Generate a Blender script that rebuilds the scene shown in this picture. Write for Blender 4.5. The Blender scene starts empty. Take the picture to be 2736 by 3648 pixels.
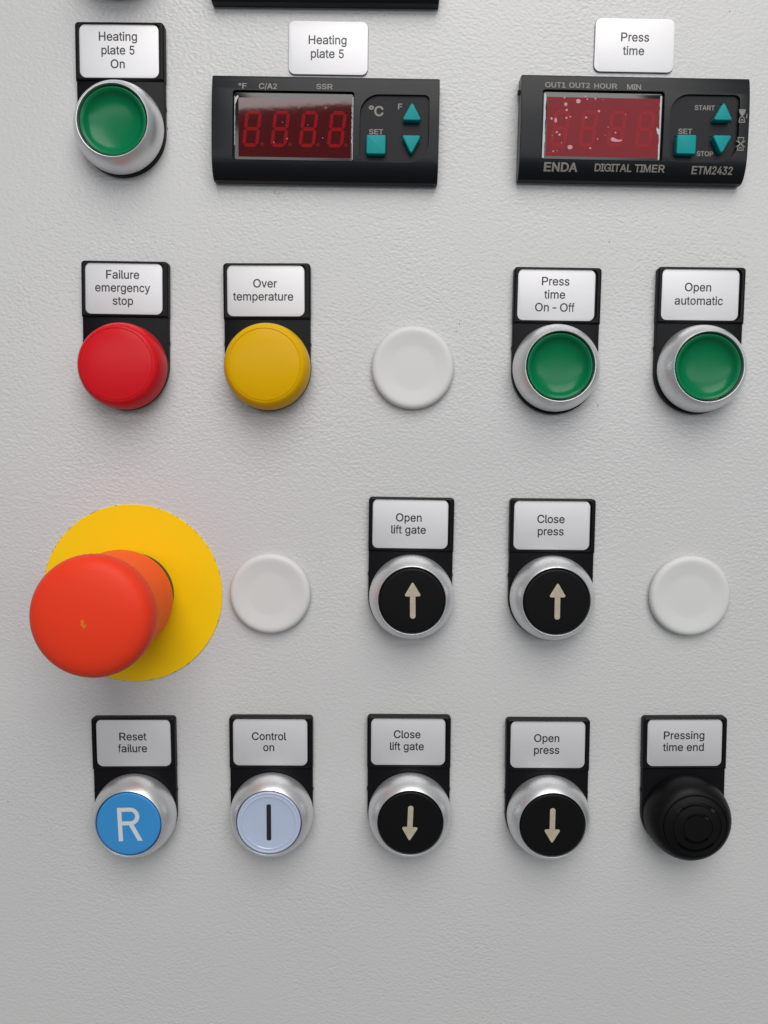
import bpy, math, random
from mathutils import Matrix, Vector, noise
from mathutils.geometry import delaunay_2d_cdt

# ---------------------------------------------------------------- scene, camera, light
# Panel coordinates used below: millimetres, x right, y up, z out of the panel.
MM = 0.001
PZ = 1.30                                   # height of the panel origin above the floor
SC = bpy.context.scene
COL = SC.collection
random.seed(7)

def W(x, y, z=0.0):
    return Vector((x * MM, -z * MM, PZ + y * MM))

FACE = Matrix(((1, 0, 0), (0, 0, -1), (0, 1, 0)))      # panel axes -> world axes

cam_d = bpy.data.cameras.new('camera')
cam = bpy.data.objects.new('camera', cam_d)
COL.objects.link(cam)
Rc = Matrix(((0.99998715, -0.00347588, 0.00369053),
             (0.00318014, 0.99700113, 0.07732165),
             (-0.00394822, -0.07730892, 0.99699937)))
M = (FACE @ Rc).to_4x4()
M.translation = W(-8.66117, 11.57077, 284.32356)
cam.matrix_world = M
cam_d.sensor_fit = 'HORIZONTAL'
cam_d.sensor_width = 36.0
cam_d.lens = 2843.25036 / 2736 * 36.0
cam_d.clip_start = 0.01
cam_d.clip_end = 50.0
SC.camera = cam

world = bpy.data.worlds.new('World')
SC.world = world
world.use_nodes = True
bg = world.node_tree.nodes['Background']
bg.inputs[0].default_value = (0.93, 0.97, 1.0, 1)
bg.inputs[1].default_value = 0.16

def area(name, pos, target, sx, sy, watts, color):
    l = bpy.data.lights.new(name, 'AREA')
    l.shape = 'RECTANGLE'; l.size = sx; l.size_y = sy
    l.energy = watts; l.color = color
    o = bpy.data.objects.new(name, l); COL.objects.link(o)
    p = W(*pos); o.location = p
    o.rotation_euler = (W(*target) - p).to_track_quat('-Z', 'Y').to_euler()
    return o
area('roof_light', (150, 1225, 1120), (0, 0, 0), 1.3, 1.25, 25.5, (1.0, 0.985, 0.96))
area('hall_window_light', (300, 610, 2500), (0, 60, 0), 4.2, 0.58, 24, (0.96, 0.98, 1.0))

SC.view_settings.view_transform = 'Standard'
SC.view_settings.look = 'None'
SC.view_settings.exposure = 0.0
SC.view_settings.gamma = 1.0

# ---------------------------------------------------------------- materials
def mat(name, col, rough=0.5, metal=0.0, spec=0.5, coat=0.0, coat_rough=0.1, var=0.0, var_scale=60.0,
        bump=0.0, bump_scale=400.0, bump_dist=0.0001, rvar=0.0, sss=0.0, sss_r=(1, .3, .2), trans=0.0):
    m = bpy.data.materials.new(name); m.use_nodes = True
    nt = m.node_tree; b = nt.nodes['Principled BSDF']
    I = b.inputs
    I['Base Color'].default_value = (*col, 1)
    I['Roughness'].default_value = rough; I['Metallic'].default_value = metal
    I['Specular IOR Level'].default_value = spec
    I['Coat Weight'].default_value = coat; I['Coat Roughness'].default_value = coat_rough
    if trans: I['Transmission Weight'].default_value = trans
    if sss:
        I['Subsurface Weight'].default_value = sss
        I['Subsurface Radius'].default_value = sss_r
        I['Subsurface Scale'].default_value = 0.002
    geo = nt.nodes.new('ShaderNodeTexCoord')
    if var:
        n = nt.nodes.new('ShaderNodeTexNoise'); n.inputs['Scale'].default_value = var_scale
        n.inputs['Detail'].default_value = 6; n.inputs['Roughness'].default_value = .6
        nt.links.new(geo.outputs['Object'], n.inputs['Vector'])
        mx = nt.nodes.new('ShaderNodeMix'); mx.data_type = 'RGBA'
        mx.inputs['A'].default_value = (*[c * (1 - var) for c in col], 1)
        mx.inputs['B'].default_value = (*[min(1, c * (1 + var)) for c in col], 1)
        nt.links.new(n.outputs['Fac'], mx.inputs['Factor'])
        nt.links.new(mx.outputs['Result'], I['Base Color'])
    if rvar:
        n = nt.nodes.new('ShaderNodeTexNoise'); n.inputs['Scale'].default_value = 150
        n.inputs['Detail'].default_value = 5
        nt.links.new(geo.outputs['Object'], n.inputs['Vector'])
        r = nt.nodes.new('ShaderNodeMapRange')
        r.inputs['To Min'].default_value = rough - rvar; r.inputs['To Max'].default_value = rough + rvar
        nt.links.new(n.outputs['Fac'], r.inputs['Value']); nt.links.new(r.outputs['Result'], I['Roughness'])
    if bump:
        n = nt.nodes.new('ShaderNodeTexNoise'); n.inputs['Scale'].default_value = bump_scale
        n.inputs['Detail'].default_value = 3
        nt.links.new(geo.outputs['Object'], n.inputs['Vector'])
        bp = nt.nodes.new('ShaderNodeBump'); bp.inputs['Strength'].default_value = bump
        bp.inputs['Distance'].default_value = bump_dist
        nt.links.new(n.outputs['Fac'], bp.inputs['Height']); nt.links.new(bp.outputs['Normal'], I['Normal'])
    return m

def panel_material():
    m = mat('textured_grey_powder_coat', (0.56, 0.56, 0.545), rough=0.29, spec=0.40)
    nt = m.node_tree; b = nt.nodes['Principled BSDF']; N = nt.nodes.new; L = nt.links.new
    tc = [n for n in nt.nodes if n.type == 'TEX_COORD'][0]
    mp = N('ShaderNodeMapping'); mp.inputs['Scale'].default_value = (1, 1.35, 1)
    mp.inputs['Rotation'].default_value = (0, 0, math.radians(25))
    L(tc.outputs['Object'], mp.inputs['Vector'])
    n1 = N('ShaderNodeTexNoise'); n1.inputs['Scale'].default_value = 740; n1.inputs['Detail'].default_value = 2.0
    n1.inputs['Roughness'].default_value = .45; n1.inputs['Distortion'].default_value = 0.25
    L(mp.outputs['Vector'], n1.inputs['Vector'])
    v = N('ShaderNodeTexVoronoi'); v.feature = 'SMOOTH_F1'; v.inputs['Scale'].default_value = 900
    v.inputs['Smoothness'].default_value = 1.0
    L(mp.outputs['Vector'], v.inputs['Vector'])
    n3 = N('ShaderNodeTexNoise'); n3.inputs['Scale'].default_value = 22; n3.inputs['Detail'].default_value = 3
    L(tc.outputs['Object'], n3.inputs['Vector'])
    mx = N('ShaderNodeMath'); mx.operation = 'MULTIPLY_ADD'
    L(v.outputs['Distance'], mx.inputs[0]); mx.inputs[1].default_value = -0.7; L(n1.outputs['Fac'], mx.inputs[2])
    am = N('ShaderNodeMapRange'); am.inputs['From Min'].default_value = .3; am.inputs['From Max'].default_value = .7
    am.inputs['To Min'].default_value = .5; am.inputs['To Max'].default_value = 1.3
    L(n3.outputs['Fac'], am.inputs['Value'])
    bp = N('ShaderNodeBump'); bp.inputs['Distance'].default_value = 0.000145
    L(am.outputs['Result'], bp.inputs['Strength'])
    L(mx.outputs['Value'], bp.inputs['Height'])
    L(bp.outputs['Normal'], b.inputs['Normal'])
    # faint grime clouds in the paint
    n4 = N('ShaderNodeTexNoise'); n4.inputs['Scale'].default_value = 9; n4.inputs['Detail'].default_value = 5
    L(tc.outputs['Object'], n4.inputs['Vector'])
    cr = N('ShaderNodeMix'); cr.data_type = 'RGBA'
    cr.inputs['A'].default_value = (0.525, 0.519, 0.521, 1); cr.inputs['B'].default_value = (0.570, 0.565, 0.563, 1)
    L(n4.outputs['Fac'], cr.inputs['Factor']); L(cr.outputs['Result'], b.inputs['Base Color'])
    return m

MAT = {
    'panel': panel_material(),
    'black': mat('black_abs_plastic', (0.006, 0.006, 0.007), rough=0.36, spec=0.13, bump=.25, bump_scale=1800, bump_dist=.00003, rvar=.06),
    'housing': mat('satin_black_housing', (0.007, 0.008, 0.010), rough=0.31, spec=0.18, bump=.2, bump_scale=2500, bump_dist=.00002, rvar=.05),
    'pad': mat('grained_black_keypad', (0.011, 0.011, 0.014), rough=0.42, spec=0.15, bump=.6, bump_scale=3000, bump_dist=.00004),
    'label': mat('white_satin_label_laminate', (0.645, 0.635, 0.65), rough=0.56, metal=0.45, spec=0.5, coat=.08, coat_rough=.25, var=.02, var_scale=30),
    'ink': mat('black_print', (0.012, 0.012, 0.013), rough=0.45),
    'grey_ink': mat('grey_print', (0.21, 0.195, 0.175), rough=0.6, var=.25, var_scale=1500),
    'satin': mat('satin_chrome', (0.74, 0.745, 0.76), rough=0.38, metal=0.8, bump=.35, bump_scale=2600, bump_dist=.00003, rvar=.05),
    'green': mat('green_translucent_plastic', (0.0008, 0.20, 0.072), rough=0.25, spec=0.10, trans=.3, sss_r=(.1, 1, .4), bump=.15, bump_scale=2500, bump_dist=.00003),
    'black_cap': mat('matt_black_cap', (0.005, 0.005, 0.0055), rough=0.4, spec=0.13, bump=.2, bump_scale=2500, bump_dist=.00003),
    'blue': mat('blue_plastic', (0.042, 0.25, 0.57), rough=0.34, spec=0.2, bump=.15, bump_scale=2500, bump_dist=.00003),
    'clear_white': mat('milky_white_cap', (0.45, 0.51, 0.66), rough=0.2, spec=0.6, coat=.5, coat_rough=.08, sss=.3, sss_r=(1, 1, 1)),
    'arrow': mat('worn_beige_inlay', (0.42, 0.36, 0.28), rough=0.5, var=.35, var_scale=700),
    'symbol_white': mat('white_inlay', (0.60, 0.62, 0.64), rough=0.4),
    'plug': mat('pale_grey_soft_plastic', (0.60, 0.595, 0.585), rough=0.5, spec=0.4, bump=.35, bump_scale=2200, bump_dist=.00004),
    'red_lens': mat('red_translucent_lens', (0.72, 0.013, 0.021), rough=0.30, spec=0.06, trans=.2, sss_r=(1, .15, .1), bump=.12, bump_scale=2500, bump_dist=.00003),
    'yellow_lens': mat('yellow_translucent_lens', (0.80, 0.45, 0.0005), rough=0.30, spec=0.03, trans=.2, sss_r=(1, .6, .1), bump=.12, bump_scale=2500, bump_dist=.00003),
    'white_reflector': mat('pale_lamp_reflector', (0.6, 0.6, 0.6), rough=.5),
    'dark_red_lens': mat('dark_red_lens', (0.12, 0.006, 0.006), rough=0.35),
    'disc': mat('yellow_film', (0.88, 0.56, 0.001), rough=0.5, spec=0.2, var=.035, var_scale=90, bump=.3, bump_scale=300, bump_dist=.00006),
    'neck': mat('orange_red_neck_plastic', (0.97, 0.092, 0.028), rough=0.42, spec=0.15, sss=.2, sss_r=(1, .3, .1)),
    'collar': mat('dark_grey_collar', (0.035, 0.036, 0.034), rough=0.5),
    'teal': mat('teal_rubber_key', (0.001, 0.25, 0.26), rough=0.4, spec=0.15, var=.06, var_scale=500, bump=.2, bump_scale=1500, bump_dist=.00003),
    'window_black': mat('dark_window_frame', (0.012, 0.010, 0.010), rough=0.12, spec=0.5),
    'red_window': mat('red_display_filter', (0.060, 0.003, 0.004), rough=0.035, spec=0.5, bump=.04, bump_scale=250, bump_dist=.0001),
    'segment': mat('red_digit_segment', (0.22, 0.005, 0.009), rough=0.03, spec=0.5),
    'dot': mat('dim_red_dot', (0.12, 0.004, 0.008), rough=0.08, spec=0.5),
    'hazy_window': mat('red_display_under_hazy_film', (0.19, 0.011, 0.017), rough=0.35, spec=0.12, var=.12, var_scale=60),
    'hazy_segment': mat('red_segment_under_hazy_film', (0.25, 0.011, 0.017), rough=0.35, spec=0.12, var=.1, var_scale=200),
    'bubble': mat('pale_film_bubble', (0.44, 0.19, 0.22), rough=0.3),
    'film': mat('lifted_clear_film', (0.42, 0.43, 0.44), rough=0.25),
    'dirt': mat('dark_dirt', (0.03, 0.022, 0.018), rough=0.8),
    'steel': mat('sticker_edge', (0.10, 0.10, 0.10), rough=0.5),
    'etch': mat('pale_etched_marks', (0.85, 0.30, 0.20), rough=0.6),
}

def mushroom_material():
    m = mat('red_mushroom_plastic', (0.77, 0.046, 0.016), rough=0.42, spec=0.15, sss=.15, sss_r=(1, .2, .1), bump=.25, bump_scale=2200, bump_dist=.00003)
    nt = m.node_tree; N = nt.nodes.new; L = nt.links.new
    tc = [n for n in nt.nodes if n.type == 'TEX_COORD'][0]
    n = N('ShaderNodeTexNoise'); n.inputs['Scale'].default_value = 900; n.inputs['Detail'].default_value = 4
    L(tc.outputs['Object'], n.inputs['Vector'])
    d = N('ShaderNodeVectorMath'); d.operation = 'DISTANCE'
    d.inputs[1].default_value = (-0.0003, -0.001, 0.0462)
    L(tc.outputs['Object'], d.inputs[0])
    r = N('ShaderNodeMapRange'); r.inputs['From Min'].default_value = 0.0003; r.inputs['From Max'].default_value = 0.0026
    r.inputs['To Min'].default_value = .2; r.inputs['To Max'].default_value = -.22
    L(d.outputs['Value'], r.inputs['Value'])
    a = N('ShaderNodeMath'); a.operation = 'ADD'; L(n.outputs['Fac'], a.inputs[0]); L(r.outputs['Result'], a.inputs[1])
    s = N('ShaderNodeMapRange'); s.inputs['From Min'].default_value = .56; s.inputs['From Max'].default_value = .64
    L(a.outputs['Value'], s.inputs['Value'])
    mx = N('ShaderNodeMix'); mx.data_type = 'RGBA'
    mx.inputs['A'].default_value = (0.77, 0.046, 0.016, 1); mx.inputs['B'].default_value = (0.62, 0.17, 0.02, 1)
    L(s.outputs['Result'], mx.inputs['Factor'])
    L(mx.outputs['Result'], nt.nodes['Principled BSDF'].inputs['Base Color'])
    return m
MAT['mushroom'] = mushroom_material()

# ---------------------------------------------------------------- letter outlines (y up, capital height 509)
GLYPHS = {
    ' ': (188, []),
    '-': (453, ["337,244 337,188 114,188 114,244"]),
    '/': (249, ["235,533 71,-76 14,-76 178,533"]),
    '1': (453, ["76,0 76,55 391,55 391,0", "276,509 276,0 212,0 212,448 209,448 86,358 86,427 198,509"]),
    '2': (453, ["64,0 64,47 252,248 282,282 303,312 311,327 319,356 319,389 315,405 308,419 287,441 273,449 258,455 224,460 205,458 188,454 172,447 159,438 148,427 139,413 132,398 128,381 127,362 66,362 68,391 75,418 86,442 102,464 121,482 143,496 168,507 196,513 225,516 254,513 281,507 306,497 328,482 346,465 361,445 372,423 379,398 381,372 377,336 363,299 336,259 294,209 153,60 153,57 389,57 389,0"]),
    '3': (453, ["218,-7 188,-5 159,1 133,10 108,22 88,38 70,57 57,79 48,104 44,132 109,132 112,115 118,100 126,87 150,66 165,59 200,51 239,51 258,55 275,61 291,69 304,80 315,93 323,108 328,125 328,163 323,180 316,196 306,211 292,223 275,234 254,241 229,246 201,248 157,248 157,299 288,448 288,452 70,452 70,509 372,509 372,461 211,278 211,289 247,290 279,286 308,276 333,262 354,244 371,222 383,198 391,173 393,145 390,116 383,90 370,66 354,45 333,27 309,12 281,2 251,-5"]),
    '4': (453, ["40,105 40,158 247,509 311,509 109,166 109,163 413,163 413,105", "282,0 282,318 343,318 343,0"]),
    '5': (453, ["221,-7 192,-5 165,1 140,11 118,25 99,41 83,60 71,82 63,105 60,130 122,130 125,115 130,102 138,89 160,68 173,60 188,54 221,50 241,51 259,56 276,64 291,75 304,89 314,104 322,122 326,141 328,162 326,183 321,203 314,221 303,237 290,251 275,262 257,270 238,275 218,277 184,273 152,262 139,255 128,246 67,253 96,509 366,509 366,452 151,452 134,301 136,301 148,311 178,325 194,330 229,334 274,328 294,321 313,311 330,299 345,285 370,251 379,231 386,210 390,187 391,163 388,132 381,102 369,76 352,52 332,32 309,15 282,3 253,-4"]),
    'A': (480, ["16,0 201,509 276,509 463,0 395,0 287,302 244,438 232,478 245,478 213,371 191,302 85,0", "110,142 110,199 370,199 370,142"]),
    'C': (510, ["267,-7 225,-3 186,7 150,25 119,49 92,79 70,115 53,157 44,203 40,254 44,305 53,352 70,393 92,429 119,459 150,484 186,501 225,512 267,516 317,511 362,496 383,485 419,456 435,438 448,418 459,397 473,348 408,348 404,365 389,395 369,418 344,437 330,444 300,453 267,456 237,453 209,445 184,432 161,414 141,391 125,364 113,332 106,295 103,254 106,213 113,177 125,145 141,117 161,94 184,76 210,63 237,56 267,53 300,56 330,65 344,72 369,90 389,114 404,144 408,160 473,160 467,135 459,112 448,91 435,71 420,53 383,24 363,13 317,-2 293,-6"]),
    'D': (502, ["219,0 96,0 96,57 215,57 254,60 288,68 318,81 343,99 363,122 379,149 390,181 397,216 399,255 397,294 390,329 379,361 364,388 344,410 320,428 291,441 258,449 221,452 93,452 93,509 225,509 273,505 315,495 353,478 385,455 412,426 433,391 449,351 458,306 462,255 458,205 449,159 433,119 411,83 384,54 351,31 312,14 268,3", "125,509 125,0 60,0 60,509"]),
    'E': (419, ["60,0 60,509 372,509 372,452 125,452 125,286 355,286 355,229 125,229 125,57 375,57 375,0"]),
    'F': (410, ["60,0 60,509 369,509 369,452 125,452 125,278 346,278 346,221 125,221 125,0"]),
    'G': (520, ["269,-7 225,-3 185,7 149,25 118,49 91,79 69,116 53,157 43,203 40,254 43,305 53,352 69,393 91,429 117,459 149,484 184,501 223,512 265,516 316,510 340,504 384,483 421,453 436,436 449,416 460,395 468,373 474,349 408,349 395,379 378,406 356,427 344,436 330,443 300,453 265,456 236,453 209,445 183,432 160,414 141,392 125,364 113,332 106,295 103,254 106,213 113,177 125,145 141,117 161,95 184,76 210,63 238,56 269,53 296,55 322,61 345,71 365,85 382,102 396,123 407,147 413,173 415,202 434,199 283,199 283,256 478,256 478,200 475,160 466,124 451,91 431,62 406,38 377,19 344,5 308,-4"]),
    'H': (517, ["60,0 60,509 125,509 125,289 392,289 392,509 457,509 457,0 392,0 392,232 125,232 125,0"]),
    'I': (300, ["31,0 31,57 118,57 118,452 31,452 31,509 269,509 269,452 183,452 183,57 269,57 269,0"]),
    'L': (393, ["60,0 60,509 125,509 125,57 361,57 361,0"]),
    'M': (628, ["60,0 60,509 152,509 280,179 319,60 322,49 307,49 352,187 476,509 568,509 568,0 504,0 504,327 507,457 513,457 477,348 456,291 342,0 286,0 170,291 134,392 112,457 119,457 122,291 122,0"]),
    'N': (523, ["60,0 60,509 136,509 349,174 388,107 414,55 405,54 399,171 399,509 463,509 463,0 387,0 194,303 123,425 108,452 119,454 125,313 125,0"]),
    'O': (533, ["267,-7 225,-3 186,7 150,25 119,49 92,79 70,115 53,157 44,203 40,254 44,305 53,352 70,393 92,429 119,459 150,484 186,501 225,512 267,516 309,512 348,501 384,484 415,459 442,429 464,393 480,352 490,305 493,254 490,203 480,157 464,115 442,79 415,49 384,25 348,7 309,-3", "267,53 296,55 324,63 349,76 372,94 392,116 408,144 420,176 428,213 430,254 428,295 420,332 408,365 392,392 372,415 349,433 324,446 296,453 267,456 237,453 210,445 184,433 161,415 142,392 125,364 113,332 106,295 103,254 106,213 113,176 125,144 142,117 161,94 184,76 210,63 237,55"]),
    'P': (445, ["60,0 60,509 235,509 272,506 305,499 332,487 356,471 375,452 390,430 400,404 407,377 409,348 407,318 400,291 390,265 375,243 356,223 332,207 305,195 272,188 235,186 109,186 109,242 233,242 257,244 279,248 297,256 312,266 324,279 333,294 339,310 343,328 343,367 333,402 324,416 312,428 297,439 279,446 257,451 232,452 125,452 125,0"]),
    'R': (449, ["60,0 60,509 236,509 273,506 305,500 333,489 356,473 376,455 390,433 401,408 407,381 409,352 407,323 401,296 390,271 376,250 356,232 333,217 305,206 273,200 236,198 96,198 96,255 234,255 258,256 280,260 298,267 313,276 325,287 334,300 340,316 344,333 344,371 340,389 334,405 325,419 313,430 298,440 258,451 233,452 125,452 125,0", "353,0 230,229 303,229 428,0"]),
    'S': (447, ["224,-9 188,-7 156,-1 128,9 102,23 81,40 64,60 51,83 42,109 38,137 104,137 108,118 114,102 123,88 150,66 185,53 224,49 246,50 267,54 286,60 303,69 317,79 329,92 338,106 344,122 346,139 340,168 322,189 296,205 245,222 184,239 145,253 112,269 86,289 67,313 56,341 52,372 54,400 62,425 75,448 92,468 113,484 138,498 165,508 195,514 227,516 259,514 289,508 316,498 340,484 360,468 377,449 390,427 398,403 401,378 337,378 332,402 320,421 302,437 280,449 254,456 225,459 185,454 167,448 152,440 139,430 129,418 121,405 115,376 117,359 122,345 142,324 155,315 198,297 312,264 344,248 359,238 384,213 395,198 402,180 407,161 408,139 406,112 399,87 386,64 370,43 349,25 323,11 294,0 261,-7"]),
    'T': (449, ["32,452 32,509 417,509 417,452 257,452 257,0 193,0 193,452"]),
    'U': (517, ["259,-8 220,-6 186,2 154,15 126,33 103,55 85,80 71,108 63,140 60,173 60,509 124,509 124,178 126,155 132,133 141,113 153,95 169,80 187,68 208,59 232,53 285,53 309,59 331,68 349,80 364,95 377,113 385,133 391,155 393,178 393,509 457,509 457,173 454,140 446,108 433,80 414,55 391,33 363,15 332,2 297,-6"]),
    'a': (389, ["160,-9 115,-3 94,5 76,15 60,29 48,45 38,63 32,84 30,108 32,128 36,146 43,161 53,174 64,184 92,200 125,211 247,229 257,231 271,240 276,257 275,272 272,285 267,297 260,307 240,322 227,327 196,331 178,330 149,322 127,309 110,292 100,274 41,291 51,313 64,331 79,346 95,358 114,368 133,375 173,383 208,384 255,375 271,369 300,350 312,336 322,320 330,301 335,278 337,251 337,0 277,0 277,52 272,52 252,25 242,16 215,1 199,-4", "170,45 192,47 211,51 228,59 242,68 254,80 263,93 270,108 274,122 276,138 276,190 267,184 161,166 134,159 112,147 103,139 97,130 93,118 93,93 96,82 109,64 119,57 142,48"]),
    'c': (396, ["207,-8 174,-5 144,3 117,16 93,35 72,58 56,85 44,116 37,150 34,187 37,225 44,260 56,291 72,318 93,341 117,360 144,374 174,382 226,384 260,377 291,364 305,356 330,335 349,308 362,277 303,262 300,272 278,304 270,311 242,325 207,330 184,328 163,321 145,310 130,296 118,278 108,258 102,236 96,187 102,139 108,117 118,97 130,80 145,66 163,55 184,49 207,46 232,49 253,55 271,66 292,89 301,107 304,117 363,102 350,70 331,43 306,21 292,12 261,-1 226,-7"]),
    'd': (424, ["195,-8 165,-6 137,3 111,16 89,34 70,57 55,84 43,116 36,151 34,189 36,227 43,261 55,293 70,320 89,342 112,361 137,374 165,382 196,384 218,383 237,379 253,373 278,355 306,319 311,319 311,509 372,509 372,0 313,0 313,59 307,59 287,31 266,12 236,-3 217,-7", "205,47 226,49 246,55 263,65 278,78 290,95 299,115 306,138 310,162 312,189 310,216 306,241 300,263 290,282 278,299 263,312 246,322 227,328 205,330 182,328 162,322 145,311 130,298 118,281 108,261 102,239 98,215 96,189 98,163 102,139 109,117 118,97 130,80 145,66 162,55 182,49"]),
    'e': (404, ["212,-8 177,-5 145,3 117,16 92,35 72,58 56,85 44,116 37,150 34,187 36,224 44,258 55,290 71,317 91,340 115,359 142,373 172,382 205,384 246,380 266,374 285,366 303,355 319,341 334,324 347,305 357,282 365,256 370,227 371,169 75,169 75,221 338,221 310,202 308,226 298,269 277,301 263,314 246,323 227,328 205,330 183,328 164,323 146,313 131,301 119,286 109,270 102,251 97,231 96,178 98,151 102,127 110,106 121,88 135,73 151,61 169,53 190,48 212,46 241,49 265,58 285,73 294,82 306,105 365,91 358,72 348,55 335,39 320,26 302,14 283,4 261,-3 237,-7"]),
    'f': (254, ["228,379 228,327 6,327 6,379", "81,0 81,432 82,452 87,470 96,486 107,499 120,510 135,519 169,529 212,529 243,521 227,468 202,474 178,472 164,468 154,460 147,449 143,435 142,419 142,0"]),
    'g': (425, ["207,-151 156,-146 134,-140 114,-132 97,-122 82,-110 59,-84 51,-69 101,-41 122,-66 142,-82 169,-93 207,-97 236,-95 261,-87 282,-75 298,-58 308,-34 311,-6 311,68 306,68 287,41 266,23 236,10 217,6 195,5 165,7 138,14 113,27 90,43 71,65 55,90 43,120 36,154 34,191 36,229 43,263 55,293 71,320 90,342 112,361 138,374 166,382 196,384 218,383 237,379 253,373 279,356 308,319 313,319 313,379 372,379 372,-9 370,-40 363,-67 350,-90 334,-109 314,-124 291,-136 265,-144 237,-149", "205,59 227,61 246,66 264,75 278,87 290,103 300,121 307,142 311,166 311,219 307,242 300,264 291,283 279,299 264,312 247,322 227,328 205,330 182,328 163,322 145,312 130,298 118,282 109,262 102,241 98,218 96,193 98,167 102,144 109,123 118,104 131,88 145,76 163,66 183,61"]),
    'i': (167, ["53,0 53,379 114,379 114,0", "73,444 63,448 47,463 43,472 41,483 47,504 54,512 63,518 84,524 105,518 114,512 121,504 125,494 125,472 121,463 105,448 95,444"]),
    'l': (189, ["112,0 91,8 74,20 62,37 55,59 53,84 53,509 114,509 114,83 120,62 126,57 135,53 170,54 181,3 147,-2"]),
    'm': (610, ["53,0 53,379 112,379 112,295 108,295 114,314 122,331 132,346 144,358 172,376 187,382 219,386 245,383 268,375 287,361 303,342 314,320 321,295 312,295 326,329 350,356 364,366 381,375 398,381 417,385 458,385 478,380 497,372 514,361 529,346 541,328 550,307 555,283 557,255 557,0 496,0 496,254 493,279 485,298 473,313 456,323 438,329 402,329 387,326 374,320 353,302 345,290 336,263 335,247 335,0 274,0 274,260 272,280 265,297 253,311 238,322 220,328 199,330 171,326 145,312 135,302 126,289 119,274 115,257 114,238 114,0"]),
    'n': (410, ["114,227 114,0 53,0 53,379 112,379 112,287 102,287 116,319 132,344 152,362 175,374 200,382 227,384 252,383 275,377 295,369 313,356 328,340 341,321 350,298 355,271 357,240 357,0 296,0 296,235 293,263 286,286 273,304 256,318 235,326 210,329 192,328 176,324 161,317 147,308 136,297 126,283 119,266 115,248"]),
    'o': (415, ["207,-8 174,-5 144,3 117,16 93,35 72,58 56,85 44,116 37,150 34,187 37,225 44,260 56,291 72,318 93,341 117,360 144,374 174,382 207,384 241,382 271,374 299,360 323,341 343,318 359,291 371,260 379,225 381,187 379,150 371,116 359,85 343,58 323,35 299,16 271,3 241,-5", "207,46 231,49 252,55 270,66 285,80 298,97 307,117 314,139 318,163 318,212 314,236 307,258 298,278 285,296 270,310 252,321 231,328 207,330 184,328 163,321 145,310 130,296 118,278 108,258 102,236 96,187 102,139 108,117 118,97 130,80 145,66 163,55 184,49"]),
    'p': (424, ["53,-143 53,379 112,379 112,319 118,319 137,346 171,373 188,379 207,383 229,384 259,382 287,374 313,361 335,342 354,320 370,293 381,261 388,227 390,189 388,151 381,116 370,84 355,57 336,34 313,16 288,3 260,-6 229,-8 208,-7 189,-3 159,12 147,21 118,59 114,59 114,-143", "220,47 242,49 262,55 279,66 294,80 306,97 316,117 323,139 327,163 327,215 323,239 316,261 307,281 295,298 280,311 262,322 243,328 220,330 198,328 178,322 161,312 147,299 134,282 125,263 118,241 114,216 114,162 118,138 125,115 135,95 147,78 162,65 179,55 198,49"]),
    'r': (259, ["53,0 53,379 112,379 112,321 115,321 124,339 137,354 152,367 171,377 191,383 223,385 243,384 243,322 207,326 174,321 159,315 135,296 126,284 119,269 115,254 114,237 114,0"]),
    's': (365, ["157,-7 133,-3 112,3 93,12 76,24 62,38 50,54 41,73 36,94 94,107 101,87 111,72 124,60 141,52 160,47 181,45 206,47 227,53 244,62 258,74 265,88 268,103 262,126 254,136 243,144 212,155 149,170 118,180 92,192 72,208 58,227 50,249 47,274 49,295 55,314 65,332 79,347 95,360 115,370 137,378 161,383 212,383 234,379 254,372 271,363 286,352 299,339 318,308 324,290 268,277 262,291 254,304 243,316 228,325 210,331 187,333 166,331 147,326 131,317 119,305 111,292 109,277 110,264 115,253 124,243 136,235 172,223 261,200 287,187 306,171 320,153 328,131 331,107 329,85 323,65 312,47 298,31 281,18 260,6 236,-2 210,-7"]),
    't': (227, ["204,379 204,327 6,327 6,379", "65,471 126,471 126,98 127,83 130,70 136,61 144,55 156,51 202,54 213,2 192,-3 168,-4 138,-1 113,7 92,21 77,41 68,64 65,93"]),
    'u': (410, ["182,-5 158,-3 135,2 115,11 97,23 82,39 69,59 60,82 54,109 53,139 53,379 114,379 114,144 116,117 124,94 137,75 154,61 175,53 200,50 218,51 234,55 249,62 263,71 274,83 283,97 290,113 295,132 296,153 296,379 357,379 357,0 298,0 298,92 307,92 294,60 277,35 257,17 234,5 209,-3"]),
    'v': (389, ["163,0 17,379 84,379 173,132 206,21 184,21 216,132 305,379 371,379 226,0"]),
    'y': (389, ["47,-139 61,-86 94,-90 113,-86 122,-81 138,-64 151,-36 163,-1 17,379 84,379 173,132 206,21 184,21 216,132 305,379 371,379 204,-58 196,-77 177,-107 165,-119 139,-136 125,-141 109,-144 57,-142"]),
    '°': (316, ["158,283 138,285 119,290 101,298 84,310 70,324 59,340 50,358 45,377 43,397 45,418 50,437 59,455 70,472 84,486 101,497 119,506 138,511 158,513 179,511 198,506 216,497 232,486 246,472 257,455 266,437 271,418 273,397 271,377 266,358 257,340 246,324 232,310 216,298 198,290 179,285", "170,335 190,343 207,357 218,376 222,397 218,420 207,439 190,453 170,461 147,461 136,458 126,453 109,439 98,420 95,397 98,376 109,357 126,343 136,338 147,335"]),
}

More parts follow.
